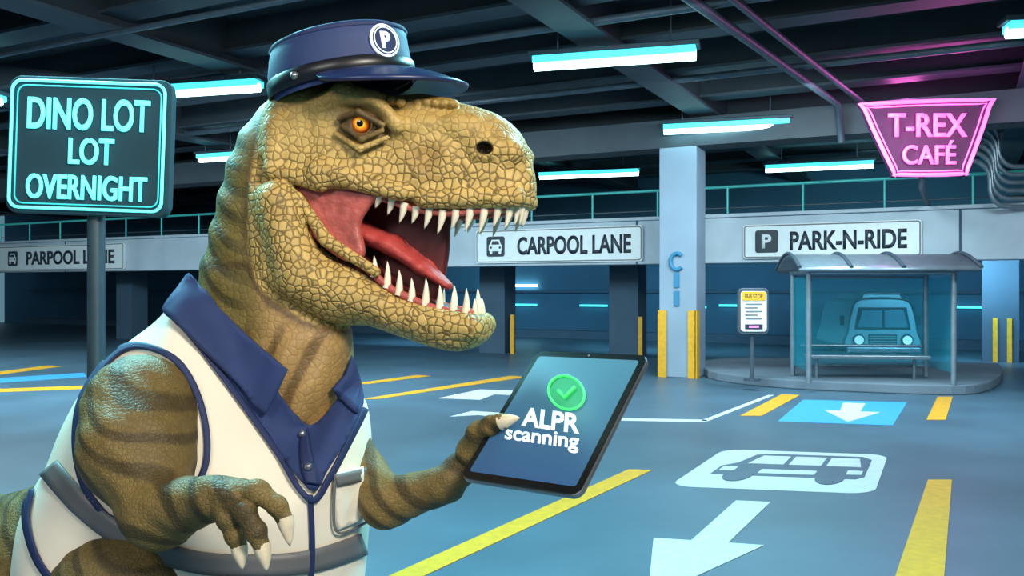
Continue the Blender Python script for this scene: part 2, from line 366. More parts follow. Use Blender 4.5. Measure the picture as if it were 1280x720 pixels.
# ============================================================ FLOOR MARKINGS
def mark(name,pxs,m,z=0.004,parent=None):
    return prism(name,[FL(x,y,0.001) for x,y in pxs],UP,z,m,parent)
mark('yellow_parking_line',[(478,724),(522,724),(815,588),(786,587)],'yellow')
mark('yellow_parking_line',[(1118,724),(1180,724),(1190,600),(1160,600)],'yellow')
mark('yellow_parking_line',[(1158,525),(1182,525),(1191,496),(1172,496)],'yellow')
mark('yellow_parking_line',[(925,520),(952,520),(1000,494),(977,493)],'yellow')
mark('yellow_parking_line',[(452,499),(472,499),(660,471),(638,470)],'yellow')
mark('yellow_parking_line',[(440,480),(462,480),(538,470),(520,469)],'yellow')
mark('yellow_parking_line',[(-20,471),(-20,467),(60,457),(78,458)],'yellow')
mark('yellow_parking_line',[(-20,491),(-20,487),(110,482),(110,486)],'yellow')
mark('white_parking_line',[(-20,480),(-20,474),(105,466),(108,471)],'bluep')
wl2=empty('white_bay_line')
mark('seg',[(775,523),(775,526),(882,528),(884,525)],'white',parent=wl2)
mark('seg',[(876,526),(884,527),(968,494),(960,494)],'white',parent=wl2)
mark('seg',[(640,498),(640,500),(775,494),(775,492)],'white',parent=wl2)
mark('lane_arrow',[(920,626),(963,628),(910,679),(955,682),(832,738),(812,724),(817,673),(864,676)],'white')
mark('lane_arrow',[(548,498),(600,487),(650,489),(640,494),(618,493),(600,500),(580,499)],'white')
mark('lane_arrow',[(562,521),(590,514),(640,517),(625,522),(598,519)],'white')
bb=empty('blue_lane_marking')
mark('panel',[(1004,500),(1134,503),(1116,532),(972,527)],'bluep',parent=bb)
mark('arrow',[(1054,504),(1082,505),(1075,515),(1100,516),(1060,528),(1030,513),(1050,514)],'white',0.008,bb)
bg=empty('bus_lane_marking')
q=[FL(905,562),FL(1110,569),FL(1093,618),FL(836,608)]
def Q(u,v,z=0.001):
    return (q[3]*(1-u)+q[2]*u)*(1-v)+(q[0]*(1-u)+q[1]*u)*v+UP*z
def qpoly(pts,z,th,m): return prism('glyph',[Q(u,v,z) for u,v in pts],UP,th,m,bg)
rr=[(p.x,p.y) for p in rrect(Vector((0.5,0.5,0)),Vector((1,0,0)),Vector((0,1,0)),1,1,0.12)]
qpoly(rr,0.001,0.003,'white')
qpoly([(0.12,0.3),(0.12,0.52),(0.19,0.62),(0.24,0.86),(0.3,0.9),(0.86,0.9),(0.92,0.82),(0.92,0.36),(0.88,0.3)],0.003,0.004,'dglyph')
qpoly([(0.25,0.60),(0.29,0.83),(0.45,0.83),(0.45,0.60)],0.006,0.004,'white')
qpoly([(0.48,0.60),(0.48,0.83),(0.66,0.83),(0.66,0.60)],0.006,0.004,'white')
qpoly([(0.69,0.60),(0.69,0.83),(0.85,0.83),(0.88,0.60)],0.006,0.004,'white')
for u in(0.27,0.75):
    qpoly([(u+0.075*math.cos(a),0.3+0.15*math.sin(a)) for a in [i*math.pi/8 for i in range(16)]],0.006,0.004,'dglyph')
qpoly([(0.14,0.40),(0.14,0.5),(0.22,0.5),(0.22,0.40)],0.006,0.004,'white'); qpoly([(0.82,0.40),(0.82,0.5),(0.9,0.5),(0.9,0.40)],0.006,0.004,'white')
qpoly([(0.36,0.36),(0.36,0.46),(0.66,0.46),(0.66,0.36)],0.006,0.004,'white')

# ============================================================ SIGNS ON BEAM
def beamsign(name,x0,x1,y0,y1,label,tx0,tx1,icon,ix,iw):
    e=empty(name); T=T0-0.02; xm=(x0+x1)/2; ym=(y0+y1)/2
    a=onplane(x0,ym,T); b_=onplane(x1,ym,T); c=(a+b_)/2; wd=(b_-a).length
    pm=onplane(xm,ym,T); k=pm.y/F; h=(y1-y0)*k; c.z=pm.z
    n=-E2
    prism('plate',rrect(c,E1,UP,wd,h,h*0.08),n,0.05,'signw',e)
    f0=c+n*0.05
    pts=rrect(f0,E1,UP,wd*0.985,h*0.92,h*0.07); tube('border',pts+[pts[0]],0.012,'refl',e)
    ta=onplane(tx0,ym,T); tb=onplane(tx1,ym,T); tc_=(ta+tb)/2; tc_.z=c.z
    text('lettering',label,tc_+n*0.05,E1,UP,(tb-ta).length,h*0.54,'signk',e,0.01,bold=0.03)
    ic=onplane(ix,ym,T); ic.z=c.z; ic=ic+n*0.05; s=iw*k
    if icon=='P':
        prism('icon',rrect(ic,E1,UP,s,s,s*0.12),n,0.012,'signk',e)
        text('icon_letter','P',ic+n*0.012,E1,UP,s*0.42,s*0.62,'signw',e,0.01,bold=0.03)
    else:
        prism('icon',rrect(ic,E1,UP,s,s,s*0.12),n,0.012,'signk',e)
        i2=ic+n*0.012
        prism('icon_body',rrect(i2-UP*s*0.06,E1,UP,s*0.74,s*0.34,s*0.06),n,0.006,'signw',e)
        prism('icon_cab',[i2+E1*s*a_+UP*s*b2 for a_,b2 in((-0.3,0.1),(-0.22,0.34),(0.22,0.34),(0.3,0.1))],n,0.006,'signw',e)
        prism('icon_screen',[i2+n*0.006+E1*s*a_+UP*s*b2 for a_,b2 in((-0.22,0.1),(-0.17,0.27),(0.17,0.27),(0.22,0.1))],n,0.004,'signk',e)
        for sx in(-0.25,0.25):
            prism('icon_light',disc(i2+n*0.006+E1*s*sx-UP*s*0.05,E1,UP,s*0.06,s*0.06,12),n,0.004,'signk',e)
            prism('icon_wheel',rrect(i2+E1*s*sx-UP*s*0.3,E1,UP,s*0.14,s*0.14,s*0.03),n,0.005,'signw',e)
beamsign('carpool_lane_sign',596,804,285,328,'CARPOOL LANE',648,790,'car',621,26)
beamsign('park_n_ride_sign',930,1152,278,322,'PARK-N-RIDE',988,1134,'P',959,29)
beamsign('carpool_lane_sign',-4,157,306,338,'PARPOOL LANE',35,145,'car',18,19)

# ============================================================ NEON SIGNS
ns=empty('dino_lot_neon_sign'); D=4.6; k=D/F
nn=Vector((0,-1,0)); rot=Matrix.Rotation(math.radians(2.0),3,'Y'); ex=(rot@Vector((1,0,0))); ey=(rot@UP)
c=V(111,183,D)
prism('backing_board',rrect(c-nn*0.06,ex,ey,204*k,172*k,0.06),nn,0.06,'board',ns,0.008)
prism('rim',rrect(c-nn*0.10,ex,ey,196*k,164*k,0.05),nn,0.04,'dsteel',ns)
p=rrect(c+nn*0.02,ex,ey,190*k,158*k,0.05); tube('neon_border',p+[p[0]],0.008,'cy',ns)
p=rrect(c+nn*0.01,ex,ey,179*k,147*k,0.045); tube('neon_inner_border',p+[p[0]],0.004,'cyd',ns)
for s_,x,y,w_,h_ in(('DINO LOT',113,144,152,40),('LOT',116,190,56,33),('OVERNIGHT',110,235,150,31)):
    text('neon_letters',s_,V(x,y,D)+nn*0.01,ex,ey,w_*k,h_*k,'cy',ns,0.014,bold=0.014)
tube('post',[V(109,268,D)+Vector((0,0.1,0.5)),Vector((V(109,268,D).x,D+0.1,0.0))],0.045,'dsteel',ns)
prism('base_plate',disc(Vector((V(109,268,D).x,D+0.1,0)),Vector((1,0,0)),Vector((0,1,0)),0.14,0.14),UP,0.02,'dsteel',ns)
l=bpy.data.lights.new('neon_glow_cyan','POINT'); l.energy=14; l.color=(0.2,0.95,1); l.shadow_soft_size=0.3
lo=bpy.data.objects.new('neon_glow_cyan',l); C.objects.link(lo); lo.location=c+nn*0.9+UP*0.4
# pink
D=13.3; k=D/F; tn=empty('t_rex_cafe_neon_sign'); ex=Vector((1,0,0)); ey=UP
def trap(sc,off):
    base=[(1078,137),(1085,129),(1230,124),(1238,132),(1210,212),(1202,219),(1122,220),(1114,214)]
    cx,cy=1158,173
    pts=crom([(cx+(x-cx)*sc,cy+(y-cy)*sc) for x,y in base],3,True)
    return [V(x,y,D)+nn*off for x,y in pts]
prism('backing_board',trap(1.0,-0.08),nn,0.08,'boardp',tn)
p=trap(0.97,0.03); tube('neon_border',p+[p[0]],0.03,'pk',tn)
p=trap(0.87,0.02); tube('neon_inner_border',p+[p[0]],0.011,'pk',tn)
text('neon_letters','T-REX',V(1158,157,D)+nn*0.02,ex,ey,98*k,29*k,'pk',tn,0.04,bold=0.012)
text('neon_letters','CAF\u00c9',V(1160,191,D)+nn*0.02,ex,ey,66*k,30*k,'pk',tn,0.04,bold=0.01)
pz=V(1156,200,D); pe=Vector((pz.x,D+0.1,3.12)); w_d=(T0+0.05-pe.dot(E2)); pe2=pe+E2*w_d
tube('bracket',[Vector((pz.x,D+0.1,pz.z)),pe,pe2,pe2-UP*0.1],0.045,'dsteel',tn)
for y_,z_,en in((-0.9,165,45),(0.7,120,45)):
    l=bpy.data.lights.new('neon_glow_pink','POINT'); l.energy=en; l.color=(1,0.15,0.7); l.shadow_soft_size=0.3
    lo=bpy.data.objects.new('neon_glow_pink',l); C.objects.link(lo); lo.location=V(1158,z_,D)+Vector((0,y_,0.1))

# ============================================================ ISLAND, SHELTER, KIOSK, BUS
isl=[(885,473),(960,484),(1060,490),(1190,494),(1232,490),(1252,478),(1250,466),(1232,463),(1100,460),(900,457)]
ip=[FL(x,y) for x,y in crom(isl,4,True)]
prism('sidewalk_island',ip,UP,0.15,'curb',bevel=0.02)
sh=empty('bus_shelter'); a10=math.radians(6)
sx=Vector((math.cos(a10),-math.sin(a10),0)); sy=Vector((math.sin(a10),math.cos(a10),0))
p0=FL(1011,479,0.15); p1=p0+sx*((1184-1011)/F*p0.y*1.0)
Ls=(p1-p0).length; dep=1.15
def SP(u,v,z): return p0+sx*u+sy*v+UP*(z-0.15)
top=1.86
for u in(0,Ls): 
    for v in(0,dep): tube('post',[SP(u,v,0.155),SP(u,v,top)],0.042,'steel',sh)
for v in(0,dep):
    tube('beam',[SP(-0.05,v,top-0.02),SP(Ls+0.05,v,top-0.02)],0.04,'steel',sh)
for u in(0,Ls): tube('beam_end',[SP(u,0,top-0.02),SP(u,dep,top-0.02)],0.035,'steel',sh)
vs=[];fs=[];NR=12
for i in range(NR+1):
    v=-0.3+(dep+0.6)*i/NR; z=top+0.03+0.24*math.sin(math.pi*i/NR)
    for u in(-0.2,Ls+0.28): vs.append(SP(u,v,z))
for i in range(NR): fs.append((2*i,2*i+1,2*i+3,2*i+2))
rf=pydata('roof',vs,fs,'steel',sh,True); md=rf.modifiers.new('s','SOLIDIFY'); md.thickness=0.05
for u in(-0.2,0.55,1.3,Ls+0.28):
    tube('roof_rib',[SP(u,-0.3+(dep+0.6)*i/NR,top+0.05+0.24*math.sin(math.pi*i/NR)) for i in range(NR+1)],0.028,'dsteel',sh)
box('back_glass',SP(Ls/2,dep,1.05),sx*(Ls/2-0.05),sy*0.008,UP*0.72,'glass',sh)
for u in(0,Ls): box('side_glass',SP(u,dep/2,1.05),sx*0.008,sy*(dep/2-0.06),UP*0.72,'glass',sh)
for z in(0.33,1.77): tube('glass_rail',[SP(0,dep,z),SP(Ls,dep,z)],0.02,'steel',sh)
box('bench_seat',SP(Ls/2,dep-0.35,0.50),sx*(Ls/2-0.1),sy*0.17,UP*0.03,'steel',sh,0.01)
tube('bench_rail',[SP(0.1,dep-0.12,0.66),SP(Ls-0.1,dep-0.12,0.66)],0.02,'steel',sh)
for u in(0.3,Ls-0.3): tube('bench_leg',[SP(u,dep-0.35,0.155),SP(u,dep-0.35,0.48)],0.025,'steel',sh)
ki=empty('bus_stop_timetable_sign'); xk=940
b0=FL(xk,476,0.15); kd=b0.y; k=kd/F
tube('post',[b0+UP*0.005,Vector((b0.x,kd,V(xk,415,kd).z))],0.035,'dsteel',ki)
X=Vector((1,0,0))
prism('foot',disc(b0+UP*0.004,X,Vector((0,1,0)),0.13,0.13,20),UP,0.03,'dsteel',ki)
cc=V(xk,389,kd)
prism('case',rrect(cc,X,UP,38*k,58*k,0.08),nn,0.09,'dsteel',ki,0.01)
prism('panel',rrect(cc+nn*0.09,X,UP,32*k,50*k,0.05),nn,0.01,'signw',ki)
prism('header',rrect(cc+nn*0.1+UP*19*k,X,UP,30*k,11*k,0.03),nn,0.01,'yellow',ki)
text('header_text','BUS STOP',cc+nn*0.11+UP*19*k,X,UP,22*k,5*k,'signk',ki)
for i in range(5): box('timetable_line',cc+nn*0.102+UP*(9-i*4.5)*k-X*(3 if i%2 else 0)*k,X*(10-2*(i%2))*k,nn*0.003,UP*0.9*k,'refl',ki)
box('ticket_slot',cc+nn*0.104-UP*19*k,X*11*k,nn*0.006,UP*3*k,'signk',ki); box('slot_light',cc+nn*0.11-UP*19*k,X*6*k,nn*0.004,UP*1.2*k,'pk',ki)
# bus
bu=empty('minibus'); g0=FL(1103,446); bd=g0.y; k=bd/F
bx=Vector((math.cos(0.1),-math.sin(0.1),0)); by=Vector((math.sin(0.1),math.cos(0.1),0))
def BP(x,y,o=0.0): return g0+bx*((x-1103)*k)+UP*((446-y)*k)-by*o
def bpoly(n,pts,o,th,m,bev=0): return prism(n,[BP(x,y,o) for x,y in pts],-by,th,m,bu,bev)
body=crom([(1062,436),(1061,412),(1065,390),(1071,377),(1086,373),(1120,373),(1135,377),(1141,390),(1145,412),(1144,436)],4,True)
bpoly('body',body,-2.6,2.6,'bus',0.04)
pb=[BP(x,y,0.01) for x,y in body]; tube('body_outline',pb+[pb[0]],0.026,'busd',bu)
bpoly('roof_pod',[(1076,377),(1081,367),(1125,367),(1130,377)],-2.2,2.15,'bus',0.03)
pb=[BP(x,y,-0.03) for x,y in[(1076,377),(1081,367),(1125,367),(1130,377)]]; tube('pod_outline',pb,0.022,'busd',bu)
bpoly('windshield_frame',[(1069,412),(1074,384),(1132,384),(1137,412)],0,0.02,'busd',0.01)
bpoly('windshield',[(1073,409),(1078,388),(1128,388),(1133,409)],0.02,0.02,'buswin')
bpoly('divider',[(1102,388),(1102,409),(1105,409),(1105,388)],0.04,0.01,'busd')
for xx in(1074,1132): 
    prism('headlamp_ring',disc(BP(xx,425,0),bx,UP,7.5*k,7.5*k,20),-by,0.05,'busd',bu); prism('headlamp',disc(BP(xx,425,0.05),bx,UP,5.5*k,5.5*k,20),-by,0.03,'lamp',bu)
bpoly('grille',[(1086,418),(1086,430),(1120,430),(1120,418)],0,0.03,'busd')
for i in range(4): bpoly('grille_bar',[(1087,420+i*3),(1087,421+i*3),(1119,421+i*3),(1119,420+i*3)],0.03,0.01,'steel')
bpoly('bumper',[(1059,434),(1059,440),(1147,440),(1147,434)],0,0.12,'steel',0.02)
bpoly('mirror',[(1054,395),(1054,407),(1059,407),(1059,395)],-0.2,0.05,'busd'); bpoly('mirror',[(1147,395),(1147,407),(1152,407),(1152,395)],-0.2,0.05,'busd')
for xx in(1070,1136):
    for off in(-0.5,-2.1):
        tube('wheel',[BP(xx-5,437.5,off),BP(xx+5,437.5,off)],8.5*k,'busd',bu)
p=BP(1103,360,3.2); area('bus_fill',(p.x,p.y,3.6),(g0.x,g0.y,0.9),1.2,0.5,210,(0.5,0.95,1.0))  # area light added only to brighten the minibus, no lamp modelled

# ============================================================ DINOSAUR
dino=empty('tyrannosaurus')
mh=skinmat('dino_head_skin',35,0.85,0.6,0.55,0.11); mb=skinmat('dino_body_skin',70,0.3,0.35,0.6)
TH=math.radians(15); ct,st=math.cos(TH),math.sin(TH)
OX,OY,OZ=(470-640)*.003,3.34,H-(250-360)*.003
SC=0.003*1.012
def lu(px): return (px-470)*SC/0.985
def lv(py): return (250-py)*SC
HU=np.array([ct,-st,0]); HW=np.array([-st,-ct,0]); HV=np.array([0,0,1.0])
def toW(vs): vs=np.asarray(vs); return np.array([OX,OY,OZ])+vs[...,0:1]*HU+vs[...,1:2]*HV+vs[...,2:3]*HW
def hq(px,py,w):
    a=(px-640)/F; u=(a*(OY-w*ct)-OX+w*st)/(ct+a*st); Y=OY-u*st-w*ct
    return u,(H-(py-360)/F*Y)-OZ
def hp(px,py,w):
    u,v=hq(px,py,abs(w)); return Vector(toW(np.array([u,v,w])))
def lp(pts,closed=True,n=6,w=0.0): return [hq(x,y,w) for x,y in crom(pts,n,closed)]
up_poly=[(334,215),(337,160),(360,118),(400,106),(450,112),(500,124),(535,120),(562,127),(600,136),(630,148),(652,170),(664,203),(669,238),(661,262),(622,267),(572,272),(532,267),(502,256),(472,248),(432,251),(397,241),(364,225)]
jaw_poly=[(332,212),(364,229),(394,273),(432,313),(472,334),(502,362),(547,384),(582,391),(604,391),(613,402),(608,424),(580,438),(547,434),(502,419),(467,407),(432,405),(392,390),(352,366),(332,337),(324,300),(322,255)]
neck_poly=[(352,122),(320,150),(297,190),(280,250),(266,310),(254,360),(249,430),(270,520),(380,545),(424,500),(432,450),(434,410),(420,392),(400,330),(400,200),(400,130)]
cav_poly=[(400,251),(442,239),(522,247),(602,251),(642,253),(660,271),(625,331),(597,381),(587,409),(542,403),(502,386),(462,353),(420,319),(397,281)]
h=0.0052
ax,G=grid((lu(215),lv(560),-0.31),(lu(705),lv(80),0.31),h)
U2,V2=np.meshgrid(ax[0],ax[1],indexing='ij'); wv=ax[2]
PX=470+U2*0.985/SC; PY=250-V2/SC
Wh=np.interp(PX,[310,370,450,510,560,610,640,672],[.15,.195,.185,.145,.125,.12,.105,.08])
Wj=np.interp(PX,[320,370,430,500,560,600,615],[.17,.20,.17,.13,.115,.10,.08])
sdu=blur(poly_sd(U2,V2,lp(up_poly)),2); sdj=blur(poly_sd(U2,V2,lp(jaw_poly)),2); sdn=blur(poly_sd(U2,V2,lp(neck_poly)),5); sdc=poly_sd(U2,V2,lp(cav_poly))
fu=pillow(sdu,Wh,wv,0.10,0.2); fj=pillow(sdj,Wj,wv,0.085,0.25)
fn=pillow(sdn,np.interp(PY,[100,300,420,540],[.15,.165,.19,.24]),wv,0.20,0.05)
aw=np.abs(G[2]); Gs=(G[0],G[1],aw)
def hell(px,py,w,rx,ry,rw):
    u,v=hq(px,py,w); return ell(Gs,(u,v,w),(rx*.003,ry*.003,rw))
def hcap(p,q_,r0,r1):
    return cap(Gs,hq(*p)+(p[2],),hq(*q_)+(q_[2],),r0*.003,r1*.003)
for a_,b_2,r0,r1,kk in (
  ((392,132,.17),(430,116,.19),9,13,.02),((430,116,.19),(466,128,.19),13,13,.02),((466,128,.19),(496,156,.17),13,9,.02),
  ((500,130,.085),(560,132,.065),9,8,.03),((345,160,.16),(342,212,.175),12,12,.03),((342,212,.175),(400,228,.18),10,12,.02),
  ((400,214,.18),(500,240,.145),14,11,.03),((530,248,.12),(645,247,.09),12,12,.025),
  ((502,158,.135),(590,155,.095),10,11,.035),((575,160,.09),(640,190,.08),14,14,.04)):
    fu=smin(fu,hcap(a_,b_2,r0,r1),kk)
for i in range(10):
    x=468+i*11; y=np.interp(x,[470,500,560],[120,128,130]); fu=smin(fu,hell(x,y,.11+.04*(i<4),6.5,5.5,.022),.009)
fu=smin(fu,hell(530,195,.115,37,35,.035),.03)
fu=smax(fu,-hell(530,194,.195,27,25,.062),.02)
fu=smax(fu,-hell(452,156,.235,38,25,.052),.018)
fu=smin(fu,hell(452,157,.165,24,19,.05),.015)
fu=smin(fu,hcap((428,158,.20),(452,173,.21),3.5,4),.008); fu=smin(fu,hcap((452,173,.21),(478,163,.195),4,3),.008)
fu=smin(fu,hcap((420,168,.195),(450,186,.20),3.5,4),.008); fu=smin(fu,hcap((450,186,.20),(484,172,.18),4,3),.008)
fu=smax(fu,-hell(452,155,.225,16,11.5,.05),.006)
fu=smin(fu,hcap((424,148,.205),(448,140,.222),3.5,4),.006); fu=smin(fu,hcap((448,140,.222),(478,156,.20),4.5,3.5),.006)
fu=smin(fu,hell(605,186,.12,17,14,.02),.02)
fu=smax(fu,-hell(605,185,.14,10,7.5,.05),.006)
fu=smax(fu,-hell(378,168,.24,14,26,.045),.025)
for a_,b_2,r0,r1,kk in (
  ((350,250,.17),(375,340,.17),26,24,.05),((380,350,.16),(470,378,.12),20,14,.05),((490,390,.10),(590,408,.08),14,14,.04),
  ((372,246,.17),(408,300,.165),7,8,.012),((408,300,.165),(470,340,.135),8,6,.012)):
    fj=smin(fj,hcap(a_,b_2,r0,r1),kk)
fc=np.maximum(sdc[:,:,None],aw-(np.minimum(Wh,Wj)-.04)[:,:,None])
fh=smin(fu,fj,.006)
fh=smax(fh,-fc,.012)
PYg=PY[:,:,None]; PXg=PX[:,:,None]
fold=0.009*np.sin((PXg*0.9+PYg*0.35)*0.16+4*wv[None,None,:])*np.clip((PYg-390)/60,0,1)
fold=fold+0.006*np.sin((PXg*0.5-PYg)*0.13)*np.clip((330-PXg)/40,0,1)
fn=fn+fold
fh=smin(fh,fn,.010)
vs,fs=nets(fh,ax,h)
px=470+vs[:,0]*0.985/SC; py=250-vs[:,1]/SC; wz=vs[:,2]
def mixc(a,b_,f): f=np.clip(f,0,1)[:,None]; return a*(1-f)+b_*f
def L3(c): return np.array(lin(c))[None,:]
n_=len(vs)
def ss(x,a,b_): t_=np.clip((x-a)/(b_-a),0,1); return t_*t_*(3-2*t_)
def lpx(x,y,w):
    u,v=hq(x,y,w); return 470+u*0.985/SC,250-v/SC
col=np.repeat(L3((210,178,106)),n_,0)
top_=np.interp(px,[330,400,450,520,600,660],[190,130,128,140,150,190])
col=mixc(col,L3((154,122,60)),ss(-(py-top_),-35,12)*0.75)
mott=0.5+0.5*np.sin(px*0.11+2*np.sin(py*0.07))*np.sin(py*0.09+1.5*np.sin(px*0.05)+wz*20)
col=mixc(col,L3((172,140,74)),mott*0.4)
ex_,ey_=lpx(530,195,.15); col=mixc(col,L3((160,122,64)),(1-ss(np.hypot((px-ex_)/28,(py-ey_)/26),0.4,1.1))*0.5)
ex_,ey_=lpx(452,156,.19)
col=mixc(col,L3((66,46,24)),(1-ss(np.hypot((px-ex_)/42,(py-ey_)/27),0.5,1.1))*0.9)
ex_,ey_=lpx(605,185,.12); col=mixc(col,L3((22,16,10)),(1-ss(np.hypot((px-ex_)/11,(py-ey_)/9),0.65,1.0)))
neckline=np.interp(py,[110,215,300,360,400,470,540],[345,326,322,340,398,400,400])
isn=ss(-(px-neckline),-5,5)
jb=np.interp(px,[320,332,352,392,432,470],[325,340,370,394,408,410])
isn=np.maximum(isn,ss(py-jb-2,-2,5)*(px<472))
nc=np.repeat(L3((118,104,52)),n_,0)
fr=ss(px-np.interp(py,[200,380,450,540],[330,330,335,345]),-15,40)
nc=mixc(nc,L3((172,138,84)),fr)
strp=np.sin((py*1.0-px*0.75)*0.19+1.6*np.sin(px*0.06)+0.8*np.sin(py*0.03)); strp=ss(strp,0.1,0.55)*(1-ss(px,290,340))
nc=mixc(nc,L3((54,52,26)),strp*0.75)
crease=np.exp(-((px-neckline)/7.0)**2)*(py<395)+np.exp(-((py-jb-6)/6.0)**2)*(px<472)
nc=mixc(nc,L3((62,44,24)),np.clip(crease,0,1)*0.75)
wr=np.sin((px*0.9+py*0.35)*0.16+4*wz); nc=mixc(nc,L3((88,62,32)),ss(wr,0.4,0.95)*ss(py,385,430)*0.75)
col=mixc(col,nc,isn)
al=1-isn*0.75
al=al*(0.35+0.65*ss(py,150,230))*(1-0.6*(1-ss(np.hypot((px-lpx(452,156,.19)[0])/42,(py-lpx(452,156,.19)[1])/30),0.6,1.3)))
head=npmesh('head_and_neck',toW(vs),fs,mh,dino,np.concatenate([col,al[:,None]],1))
headv=[Vector(v) for v in toW(vs)]; headf=fs
def lmesh(name,poly,Wf,R,w0,m,flat=0.2,hh=0.006,sym=False,pw=0.0):
    P=lp(poly,w=pw); us=[p[0] for p in P]; vv=[p[1] for p in P]
    a2,g2=grid((min(us)-.03,min(vv)-.03,-0.22),(max(us)+.03,max(vv)+.03,0.22),hh)
    U,V_=np.meshgrid(a2[0],a2[1],indexing='ij'); sd=poly_sd(U,V_,P)
    f=pillow(sd,Wf,a2[2],R,flat,w0)
    if sym: f=np.minimum(f,pillow(sd,Wf,a2[2],R,flat,-w0))
    v,q2=nets(f,a2,hh); return npmesh(name,toW(v),q2,m,dino)
lmesh('cheek_membrane',[(358,215),(400,232),(478,240),(466,260),(455,282),(460,318),(440,328),(400,300),(374,258)],0.022,0.02,0.13,'pink',sym=True,pw=0.10)
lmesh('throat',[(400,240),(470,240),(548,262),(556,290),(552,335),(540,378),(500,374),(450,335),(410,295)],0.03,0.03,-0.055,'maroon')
lmesh('palate',[(420,232),(520,240),(600,246),(644,250),(640,262),(600,264),(540,264),(480,250),(430,248)],0.085,0.01,0,'pink')
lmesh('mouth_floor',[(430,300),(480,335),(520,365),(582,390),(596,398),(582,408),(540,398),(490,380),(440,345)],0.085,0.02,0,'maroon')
a2,g2=grid((lu(420),lv(400),-0.12),(lu(610),lv(250),0.12),0.005)
g2=(g2[0],g2[1],g2[2]*0.42)
f=cap(g2,(lu(448),lv(288),0),(lu(492),lv(306),0),.042,.038)
f=smin(f,cap(g2,(lu(492),lv(306),0),(lu(532),lv(334),0),.038,.029),.02); f=smin(f,cap(g2,(lu(532),lv(334),0),(lu(562),lv(356),0),.029,.015),.02)
f=smax(f,-cap((g2[0],g2[1],g2[2]*2),(lu(470),lv(282),0),(lu(555),lv(338),0),.010,.008),.008)
v,q2=nets(f,a2,0.005); npmesh('tongue',toW(v),q2,'tong',dino)
class Acc:
    def __init__(s): s.v=[];s.f=[]
    def cone(s,p,d,L,r,bend,seg=10,rings=7):
        p=Vector(p); d=Vector(d).normalized(); bend=Vector(bend)
        a=d.orthogonal().normalized(); b_=d.cross(a); base=len(s.v)
        for i in range(rings):
            t_=i/rings; rr_=r*(1-t_**1.6)**0.9+0.0004; c_=p+d*(L*t_)+bend*(t_*t_)
            for j in range(seg):
                an=2*math.pi*j/seg; s.v.append(c_+a*(rr_*math.cos(an))+b_*(rr_*math.sin(an)))
        s.v.append(p+d*L+bend); tip=len(s.v)-1
        for i in range(rings-1):
            for j in range(seg):
                s.f.append((base+i*seg+j,base+i*seg+(j+1)%seg,base+(i+1)*seg+(j+1)%seg,base+(i+1)*seg+j))
        for j in range(seg): s.f.append((base+(rings-1)*seg+j,base+(rings-1)*seg+(j+1)%seg,tip))
    def make(s,name,m,parent): return pydata(name,s.v,s.f,m,parent,True)
te=Acc(); gm=Acc()
def hp0(px,py,w):
    u,v=hq(px,py,0); return Vector(toW(np.array([u,v,w])))
def Wat(px,j=False):
    return float(np.interp(px,[320,370,430,500,560,600,615],[.17,.20,.17,.13,.115,.10,.08]) if j else np.interp(px,[310,370,450,510,560,610,640,672],[.15,.195,.185,.145,.125,.12,.105,.08]))
uy=lambda x: float(np.interp(x,[470,500,530,570,620,658],[247,255,266,271,266,261]))
jy=lambda x: float(np.interp(x,[470,500,545,580,605],[332,360,382,390,392]))
gums=[]
for side in(1,-1):
    for i,x in enumerate([492,506,520,534,549,565,581,598,615,631,645]):
        L=float(np.interp(x,[480,540,600,640],[12,20,24,26]))*.003*(0.85+0.3*((i*7)%3)/2)
        te.cone(hp0(x,uy(x)-5,side*(Wat(x)-.028)),Vector((-0.12,0,-1)),L+.015,.0155,Vector(HU)*-0.012)
    for i,x in enumerate([482,496,510,525,541,558,574,589]):
        L=float(np.interp(x,[478,540,600],[24,28,25]))*.003*(0.88+0.24*((i*5)%3)/2)
        te.cone(hp0(x,jy(x)+4,side*(Wat(x,True)-.034)),Vector((0.16,0,1)),L+.018,.0155,Vector(HU)*-0.014)
    tube('gum_lower',[hp0(x,jy(x)+1,side*(Wat(x,True)-.036)) for x in range(470,604,8)],0.015,'pink',dino)
    tube('gum_upper',[hp0(x,uy(x)-1,side*(Wat(x)-.032)) for x in range(480,656,8)],0.012,'pink',dino)
for k_ in range(5):
    ph=(k_-2)/2.5
    te.cone(hp0(656-7*ph*ph,257,0.065*ph),Vector((0,0,-1)),.078,.013,Vector(HU)*-0.012)
    te.cone(hp0(601-6*ph*ph,397,0.055*ph),Vector((0.15,0,1)),.072,.013,Vector(HU)*-0.01)
te.make('teeth','ivory',dino)
em=bpy.data.materials.new('eye_amber'); em.use_nodes=True; nt=em.node_tree; b=nt.nodes['Principled BSDF']
tc=nt.nodes.new('ShaderNodeTexCoord'); sp=nt.nodes.new('ShaderNodeSeparateXYZ'); nt.links.new(tc.outputs['Object'],sp.inputs[0])
cb=nt.nodes.new('ShaderNodeCombineXYZ'); nt.links.new(sp.outputs['X'],cb.inputs['X']); nt.links.new(sp.outputs['Y'],cb.inputs['Y'])
ln=nt.nodes.new('ShaderNodeVectorMath'); ln.operation='LENGTH'; nt.links.new(cb.outputs[0],ln.inputs[0])
cr=nt.nodes.new('ShaderNodeValToRGB'); e=cr.color_ramp.elements
e[0].position=0; e[0].color=(0.005,0.004,0.003,1); e[1].position=0.24; e[1].color=(0.005,0.004,0.003,1)
for pos,c3 in((0.29,(255,200,60)),(0.5,(240,130,25)),(0.66,(150,55,10)),(0.74,(40,20,10)),(0.85,(200,160,100))):
    q3=cr.color_ramp.elements.new(pos); q3.color=lin(c3)+(1,)
nt.links.new(ln.outputs['Value'],cr.inputs[0]); nt.links.new(cr.outputs[0],b.inputs['Base Color']); b.inputs['Roughness'].default_value=0.08
